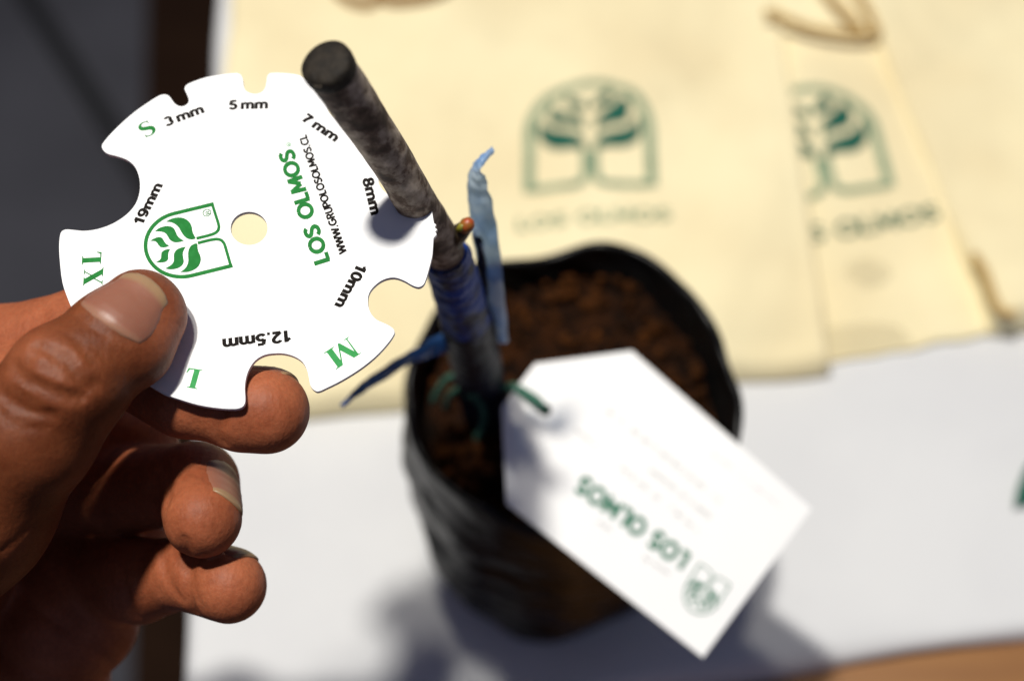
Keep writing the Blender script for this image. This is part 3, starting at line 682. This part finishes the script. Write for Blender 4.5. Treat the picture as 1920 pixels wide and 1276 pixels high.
def ring_mark(px, py, r, m, z=0.00004):
    c = np.array(dl_(px, py)); n = 20
    V = [c + r * k * np.array([math.cos(2 * math.pi * i / n), math.sin(2 * math.pi * i / n)]) for k in (1, 0.8) for i in range(n)]
    flat_piece('registered_mark', V, [(i, (i + 1) % n, n + (i + 1) % n, n + i) for i in range(n)], m, disc, z)
    text_between('R', c + np.array([0.33 * r, -0.42 * r]) * 1.0, c + np.array([-0.0 * r, 0.45 * r]), r * 1.0, disc, m, 'registered_mark', 0.14, z)
ring_mark(388, 399, 0.00085, M['green']); ring_mark(541, 271, 0.0005, M['green_pale'])
for sx, sy, sr in ((332, 587, 0.00022), (600, 311, 0.00007), (295, 233, 0.00006)):
    c_ = np.array(dl_(sx, sy)); flat_piece('ink_speck', [c_ + sr * (1 + 0.3 * math.sin(3 * a)) * np.array([math.cos(a), math.sin(a)]) for a in np.linspace(0, 2 * math.pi, 13)[:-1]], [tuple(range(12))], M['ink'], disc, 0.00004)
# logo on the disc
b0 = np.array(dl_(399.9, 378.7)); b1 = np.array(dl_(437, 501.5)); ap = np.array(dl_(271, 475.5))
o0 = (b0 + b1) / 2; uu = b0 - b1; vvv = (ap - o0) / 1.165
for k, (nm, V, F) in enumerate(logo_pieces(0.055)):
    flat_piece(nm, [o0 + uu * u + vvv * v for u, v in V], F, M['green'], disc, 0.00004 + 0.000004 * k)
# serif size letters
def serif(ch):
    if ch == 'L': return [[(0, 0), (.62, 0), (.66, .26), (.62, .26), (.54, .07), (.36, .06), (.36, .93), (.47, .96), (.47, 1), (0, 1), (0, .96), (.11, .93), (.11, .07), (0, .04)]]
    if ch == 'M': return [[(0, 0), (.24, 0), (.24, .03), (.15, .06), (.17, .74), (.46, 0), (.53, 0), (.82, .74), (.82, .07), (.72, .04), (.72, 0), (1.19, 0), (1.19, .04), (1.08, .07), (1.08, .93), (1.19, .96), (1.19, 1), (.86, 1), (.60, .34), (.34, 1), (0, 1), (0, .97), (.10, .94), (.10, .06), (0, .03)]]
    if ch == 'X': return [[(.02, .96), (.02, 1), (.46, 1), (.46, .96), (.38, .94), (.84, .06), (.92, .04), (.92, 0), (.46, 0), (.46, .04), (.55, .06), (.09, .94)],
                          [(.50, .60), (.70, .94), (.60, .97), (.60, 1), (.86, 1), (.86, .97), (.76, .94), (.53, .55)], [(.40, .46), (.17, .06), (.26, .03), (.26, 0), (0, 0), (0, .03), (.10, .06), (.37, .52)]]
    path = [(.60, .80), (.56, .90), (.46, .965), (.33, .975), (.20, .93), (.13, .82), (.15, .70), (.27, .59), (.43, .50), (.56, .40), (.60, .26), (.54, .12), (.41, .035), (.27, .025), (.14, .09), (.08, .22)]
    wid = [.05, .06, .07, .09, .13, .18, .22, .24, .25, .24, .21, .17, .10, .07, .06, .05]
    S = spline([(*p, w) for p, w in zip(path, wid)], 4); L = []; R = []
    for i, s in enumerate(S):
        d = S[min(i + 1, len(S) - 1)][:2] - S[max(i - 1, 0)][:2]; d /= np.linalg.norm(d); n = np.array([-d[1], d[0]])
        L.append(tuple(s[:2] + n * s[2] / 2)); R.append(tuple(s[:2] - n * s[2] / 2))
    return [('strip', L, R), [(.575, .74), (.615, .74), (.635, 1.0), (.595, 1.0)], [(.07, .28), (.11, .28), (.095, .0), (.055, .0)]]
def serif_at(ch, px, py, ang, h, m, cx=0.33):
    c = np.array(dl_(px, py)); a = math.radians(ang); ux = np.array([math.cos(a), math.sin(a)]); uy = np.array([-ux[1], ux[0]]); V = []; F = []
    for pc_ in serif(ch):
        if pc_[0] == 'strip':
            n = len(pc_[1]); q = pc_[1] + pc_[2]; f = [(i, i + 1, n + i + 1, n + i) for i in range(n - 1)]
        else: q = pc_; f = [tuple(range(len(q)))]
        k = len(V); V += [c + (ux * (x - cx) * 1.12 + uy * (y - 0.5)) * h for x, y in q]; F += [tuple(k + i for i in g) for g in f]
    flat_piece('size_letter', V, F, m, disc, 0.00004)
serif_at('S', 275, 242, 38, 0.0036, M['green'], 0.34)
serif_at('X', 175, 519, 93, 0.0037, M['green'], 0.45)
serif_at('L', 172, 484, 93, 0.0037, M['green'], 0.33)
serif_at('L', 361, 709, 170, 0.0039, M['green_pale'], 0.33)
serif_at('M', 643, 661, -144, 0.0042, M['green_pale'], 0.57)

# ------------------------------------------------------------------ hand
PR = []                                   # primitives: (a, b, ra, rb, k) in camera millimetres
def cone(a, b, k=3.0): PR.append((cam_mm(*a[:3]), cam_mm(*b[:3]), a[3], b[3], k))
def chain(js, k0, k=2.5):
    for i in range(len(js) - 1): cone(js[i], js[i + 1], k0 if i == 0 else k)
dd = disc_depth
# palm and forearm
cone((-120, 1010, 348, 20), (-380, 1300, 345, 25), 1)
cone((-140, 1060, 310, 17), (-330, 1240, 325, 24), 10)
cone((-380, 1300, 338, 26), (-900, 1900, 360, 34), 10)
cone((70, 1050, 338, 14), (132, 1155, 329, 14.8), 5)
cone((30, 1120, 340, 14), (-250, 1150, 350, 20), 8)
cone((100, 1272, 331, 12.2), (-200, 1330, 345, 18), 1.2)
# webs between the fingers
cone((40, 800, 336, 15), (268, 832, 326, 7.6), 3)
cone((120, 1000, 338, 11), (262, 992, 328, 6.0), 3)
cone((-150, 830, 308, 16), (98, 716, 299, 8.8), 4)  # thumb web, enlarged out of view behind the thumb to block light
# ring, middle, index
chain([(-80, 1000, 345, 11), (195, 1082, 325, 9.4), (262, 1088, 314, 8.7)], 3.0, 2.0)
cone((262, 1088, 314, 8.7), (336, 1074, 306, 7.3), 1.2)
cone((345, 1074, 305, 7.2), (430, 1098, 299, 7.35), 1.2)
chain([(-110, 870, 340, 12), (222, 918, 323, 9.5)], 3.0)
cone((222, 918, 323, 9.5), (370, 905, 304, 8.05), 1.5)
cone((370, 905, 304, 8.0), (380, 972, 293, 7.55), 1.8)
chain([(-190, 735, 322, 12), (0, 668, 313, 10.0), (165, 626, 307, 9.4)], 1.0, 3.0)
cone((165, 626, 307, 9.4), (345, 746, dd(345, 746) + 11.5, 7.8), 2.0)
cone((375, 752, dd(375, 752) + 11.0, 7.45), (500, 769, dd(500, 769) + 10.4, 7.75), 1.0)
cone((455, 775, dd(455, 775) + 10.4, 7.3), (500, 772, dd(500, 772) + 10.4, 7.6), 2.0)
cone((-190, 760, 325, 14), (-130, 980, 345, 18), 6)
# thumb
TH = [(264, 582, dd(264, 582) - 7.0, 7.7), (214, 637, dd(214, 637) - 8.0, 9.0), (134, 716, 273.5, 10.1), (52, 812, 275, 11.5), (-70, 945, 283, 15.5), (-270, 1150, 305, 21)]
cone(TH[0], TH[1], 0.6); cone(TH[1], TH[2], 2.5); cone(TH[2], TH[3], 3); cone(TH[3], TH[4], 5); cone(TH[4], TH[5], 8)
cone((285, 600, dd(285, 600) - 6.2, 5.6), (258, 655, dd(258, 655) - 6.5, 6.2), 3.5)      # fleshy side of the thumb pad
cone((90, 690, 268.5, 5.0), (120, 712, 268.5, 5.0), 7)                                   # knuckle pad

def sd(p, prims=None):
    f = np.full(len(p), 1e3)
    for a, b, ra, rb, k in PR:
        ba = b - a; h = np.clip(((p - a) @ ba) / (ba @ ba), 0, 1)
        d = np.linalg.norm(p - a - h[:, None] * ba, axis=1) - (ra + (rb - ra) * h)
        q = np.clip(0.5 + 0.5 * (f - d) / k, 0, 1); f = f * (1 - q) + d * q - k * q * (1 - q)
    return f
def trace(px, py):
    z = np.arange(250, 360, 0.25); r = cam_mm(px, py, 1.0); f = sd(r[None] * z[:, None]); i = np.argmax(f < 0)
    return r * z[i] if f[i] < 0 else None
GR = []                                   # grooves: (a, b, radius, depth)
def groove(px, w=0.55, depth=0.5):
    pts = [trace(*p) for p in spline(px, 4)]; pts = [p for p in pts if p is not None]
    for a, b in zip(pts[:-1], pts[1:]):
        if np.linalg.norm(a - b) < 4: GR.append((a, b, w, depth))
# wrinkles over the thumb knuckle
groove([(28, 688), (41, 706), (71, 722), (102, 734), (126, 743), (151, 743)], 1.05, 1.6)
groove([(69, 649), (86, 654), (98, 661), (110, 679)], 0.95, 1.3)
groove([(61, 669), (52, 680), (49, 690)], 0.8, 0.6)
groove([(120, 668), (126, 677), (140, 700), (159, 718), (179, 722)], 1.0, 1.4)
groove([(147, 645), (161, 663), (175, 681)], 0.75, 0.6)
groove([(80, 690), (98, 696), (112, 704)], 0.7, 0.5)
groove([(26, 730), (45, 743), (69, 753)], 0.8, 0.6)
groove([(12, 742), (30, 757), (61, 771), (98, 777)], 0.9, 1.0)
groove([(-5, 765), (20, 790), (55, 800), (90, 802)], 0.7, 0.4)
groove([(128, 628), (150, 642), (172, 650), (190, 668)], 0.7, 0.35)
groove([(150, 592), (172, 612), (205, 628), (240, 634), (262, 626)], 0.6, 0.45)
groove([(20, 640), (60, 610), (95, 604), (130, 610)], 0.4, 0.3)
# finger creases
groove([(346, 1012), (350, 1040), (356, 1080), (352, 1110), (366, 1150)], 1.1, 1.1)
groove([(368, 1046), (364, 1080), (368, 1110), (378, 1140)], 0.45, 0.45)
groove([(305, 1010), (308, 1060), (320, 1095), (345, 1125)], 0.7, 0.6)
groove([(286, 1030), (284, 1070), (296, 1110)], 0.5, 0.3)
groove([(302, 868), (314, 890), (318, 920), (312, 950)], 0.8, 0.7)
groove([(318, 850), (332, 866), (338, 890)], 0.4, 0.3)
groove([(418, 765), (412, 790), (410, 812), (416, 830)], 1.1, 0.9)
groove([(226, 1000), (228, 1050), (236, 1105), (262, 1170)], 0.8, 0.8)
groove([(40, 1110), (60, 1135), (110, 1170), (160, 1205), (212, 1250)], 0.9, 0.9)
groove([(0, 1035), (30, 1010), (55, 985)], 0.5, 0.4)
groove([(60, 545), (78, 580), (88, 620)], 0.45, 0.35)
groove([(100, 536), (112, 560), (116, 590)], 0.4, 0.3)

def build_hand():
    lo = np.array([-205., -175., 258.]); hi = np.array([-32., 24., 372.]); st = 0.72
    n = ((hi - lo) / st).astype(int) + 1
    ax = [lo[i] + st * np.arange(n[i]) for i in range(3)]
    f = np.full(n, 30.0, np.float32)
    def box(a, b, r):
        mn = np.minimum(a, b) - r; mx = np.maximum(a, b) + r
        i0 = np.clip(((mn - lo) / st).astype(int), 0, n); i1 = np.clip(((mx - lo) / st).astype(int) + 2, 0, n)
        return tuple(slice(i0[i], i1[i]) for i in range(3))
    def seg(sl, a, b):
        X = (ax[0][sl[0]] - a[0])[:, None, None]; Y = (ax[1][sl[1]] - a[1])[None, :, None]; Z = (ax[2][sl[2]] - a[2])[None, None, :]
        ba = b - a; h = np.clip((X * ba[0] + Y * ba[1] + Z * ba[2]) / (ba @ ba + 1e-9), 0, 1)
        return np.sqrt((X - h * ba[0]) ** 2 + (Y - h * ba[1]) ** 2 + (Z - h * ba[2]) ** 2), h
    for a, b, ra, rb, k in PR:
        sl = box(a, b, max(ra, rb) + 14)
        if any(s.stop <= s.start for s in sl): continue
        d, h = seg(sl, a, b); d = d - (ra + (rb - ra) * h); g = f[sl]
        q = np.clip(0.5 + 0.5 * (g - d) / k, 0, 1); f[sl] = g * (1 - q) + d * q - k * q * (1 - q)
    gd = np.zeros(n, np.float32)
    for a, b, w, dep in GR:
        sl = box(a, b, w * 4 + 1)
        if any(s.stop <= s.start for s in sl): continue
        d, h = seg(sl, a, b); gd[sl] = np.maximum(gd[sl], dep * np.exp(-(d / w) ** 2) - 0.16 * dep * np.exp(-((d - 2.2 * w) / w) ** 2) * (gd[sl] < 0.05))
    f = f + gd
    s = f < 0
    # keep the far ends open at the volume border closed
    for i in range(3):
        sl = [slice(None)] * 3; sl[i] = 0; s[tuple(sl)] = False; f[tuple(sl)] = np.maximum(f[tuple(sl)], 0.3)
        sl[i] = -1; s[tuple(sl)] = False; f[tuple(sl)] = np.maximum(f[tuple(sl)], 0.3)
    c = s[:-1, :-1, :-1].astype(np.int8)
    tot = sum(s[i:n[0] - 1 + i, j:n[1] - 1 + j, k:n[2] - 1 + k].astype(np.int8) for i in (0, 1) for j in (0, 1) for k in (0, 1))
    cells = np.argwhere((tot > 0) & (tot < 8)); idx = -np.ones(tot.shape, np.int32); idx[tuple(cells.T)] = np.arange(len(cells))
    acc = np.zeros((len(cells), 3)); cnt = np.zeros(len(cells))
    cor = [(i, j, k) for i in (0, 1) for j in (0, 1) for k in (0, 1)]
    val = {q: f[cells[:, 0] + q[0], cells[:, 1] + q[1], cells[:, 2] + q[2]] for q in cor}
    for a in cor:
        for i in range(3):
            if a[i] == 0:
                b = list(a); b[i] = 1; b = tuple(b); va, vb = val[a], val[b]; m = (va < 0) != (vb < 0)
                t = np.where(m, va / np.where(va == vb, 1, va - vb), 0)
                p = np.array(a)[None] + t[:, None] * (np.array(b) - np.array(a))[None]
                acc += p * m[:, None]; cnt += m
    V = lo + st * (cells + acc / cnt[:, None])
    Fs = []
    for i in range(3):
        j, k = (i + 1) % 3, (i + 2) % 3
        sl0 = [slice(1, -1)] * 3; sl1 = [slice(1, -1)] * 3; sl0[i] = slice(0, -1); sl1[i] = slice(1, None)
        A = s[tuple(sl0)]; B = s[tuple(sl1)]; e = np.argwhere(A != B); inside = A[tuple(e.T)]
        e = e + 1; e[:, i] -= 1
        def cell(dj, dk):
            q = e.copy(); q[:, j] += dj; q[:, k] += dk; return idx[tuple(q.T)]
        Q = np.stack([cell(-1, -1), cell(0, -1), cell(0, 0), cell(-1, 0)], 1)
        Q[~inside] = Q[~inside][:, ::-1]; Fs.append(Q)
    Fq = np.concatenate(Fs); Fq = Fq[(Fq >= 0).all(1)]
    # light smoothing
    for _ in range(2):
        S = np.zeros_like(V); C_ = np.zeros(len(V))
        for a, b in ((0, 1), (1, 2), (2, 3), (3, 0)):
            np.add.at(S, Fq[:, a], V[Fq[:, b]]); np.add.at(C_, Fq[:, a], 1); np.add.at(S, Fq[:, b], V[Fq[:, a]]); np.add.at(C_, Fq[:, b], 1)
        V = V + 0.35 * (S / np.maximum(C_, 1)[:, None] - V)
    # skin tone: 1 on the palm side and finger pads, 0 on the back of the thumb and knuckles
    thumb = np.full(len(V), 1e3)
    for q0, q1 in zip(TH[:-1], TH[1:]):
        a, b = cam_mm(*q0[:3]), cam_mm(*q1[:3]); ba = b - a; h = np.clip(((V - a) @ ba) / (ba @ ba), 0, 1)
        thumb = np.minimum(thumb, np.linalg.norm(V - a - h[:, None] * ba, axis=1) - (q0[3] + (q1[3] - q0[3]) * h))
    tone = 0.8 * np.clip((thumb - 1.0) / 5.0, 0, 1)
    for (x, y, d, r) in ((505, 785, 283, 11), (365, 985, 287, 9), (435, 1108, 293, 10), (300, 620, 278, 7), (60, 600, 300, 9)):
        q = cam_mm(x, y, d); tone = np.maximum(tone, 0.95 * np.exp(-(np.linalg.norm(V - q, axis=1) / r) ** 2))
    me = bpy.data.meshes.new('hand'); W = cam_to_world(V)
    # camera axes are left-handed (x right, y up, z away): flip faces
    Fq = Fq[:, ::-1]
    me.vertices.add(len(W)); me.vertices.foreach_set('co', W.ravel()); me.loops.add(Fq.size); me.loops.foreach_set('vertex_index', Fq.ravel().astype(np.int32))
    me.polygons.add(len(Fq)); me.polygons.foreach_set('loop_start', np.arange(0, Fq.size, 4, dtype=np.int32)); me.update(calc_edges=True); me.validate()
    at = me.attributes.new('tone', 'FLOAT', 'POINT'); at.data.foreach_set('value', tone.astype(np.float32))
    o = link('hand', me, M['skin'])
    tag(o, 'bare left hand with short nails pinching the white gauge disc', 'hand')
    return o
hand = build_hand()

def nail(a, b, nrm, t0, t1, half_deg, lift=0.35, ns=18, ntt=22):
    """plate lying on the finger a>b (camera mm), facing nrm, from t0 to t1 along it"""
    a = np.array(a); b = np.array(b); L = np.linalg.norm(b - a); axd = (b - a) / L; nrm = np.array(nrm, float); nrm -= axd * (nrm @ axd); nrm /= np.linalg.norm(nrm); side = np.cross(axd, nrm)
    V = []; al = []
    for i in range(ntt + 1):
        v = i / ntt
        wid = math.radians(half_deg) * (0.86 + 0.14 * math.sin(math.pi * min(1, v * 1.1 + 0.1)))
        for j in range(ns + 1):
            u = j / ns * 2 - 1
            tt = t0 + (t1 - t0) * v
            tt += (t1 - t0) * (0.13 * u * u * (1 if v < 0.5 else -1) * abs(2 * v - 1) ** 1.5)       # rounded base and free edge
            ph = u * wid; d = nrm * math.cos(ph) + side * math.sin(ph); c = a + axd * L * min(tt, 1.0) 
            d2 = d + axd * max(0, tt - 1.0) * 1.1; d2 /= np.linalg.norm(d2)
            rr = np.arange(1.0, 16, 0.1); f = sd(c[None] + d2[None] * rr[:, None]); k = int(np.argmax(f > 0)); R = rr[k]
            edge = max(abs(u) ** 6, (1 - v) ** 14 if v < 0.5 else 0)
            V.append(c + d2 * (R + lift * (1 - edge * 1.5) )); al.append(v)
    top = len(V); W = list(V)
    cen = (a + b) / 2
    for v in V:
        w = v - cen; w = w - axd * (w @ axd); W.append(v - w / (np.linalg.norm(w) + 1e-6) * 0.7)
    al = al + al; F = []; m = ns + 1
    for i in range(ntt):
        for j in range(ns):
            q = (i * m + j, i * m + j + 1, (i + 1) * m + j + 1, (i + 1) * m + j); F.append(q); F.append(tuple(top + x for x in reversed(q)))
    ring = [j for j in range(m)] + [i * m + ns for i in range(1, ntt + 1)] + [ntt * m + j for j in range(ns - 1, -1, -1)] + [i * m for i in range(ntt - 1, 0, -1)]
    for i in range(len(ring)):
        x, y = ring[i], ring[(i + 1) % len(ring)]; F.append((x, top + x, top + y, y))
    W = cam_to_world(np.array(W)); o = mesh_obj('fingernail', W, F, M['nail'], hand)
    bm = bmesh.new(); bm.from_mesh(o.data); bmesh.ops.recalc_face_normals(bm, faces=bm.faces[:]); bm.to_mesh(o.data); bm.free()
    at_ = o.data.attributes.new('along', 'FLOAT', 'POINT'); at_.data.foreach_set('value', np.array(al, np.float32))
    return o
nail(cam_mm(*TH[1][:3]), cam_mm(*TH[0][:3]), (-0.10, 0.10, -1), -0.25, 1.42, 50)
nail(cam_mm(350, 750, dd(350, 750) + 10.0), cam_mm(500, 770, dd(500, 770) + 8.6), (0.1, 0.75, 0.65), 0.45, 1.42, 46)
nail(cam_mm(370, 905, 304), cam_mm(380, 972, 293), (0.74, 0.12, -0.66), 0.2, 1.3, 42)
nail(cam_mm(345, 1074, 305), cam_mm(430, 1098, 299), (0.35, 0.9, 0.05), 0.5, 1.45, 40)
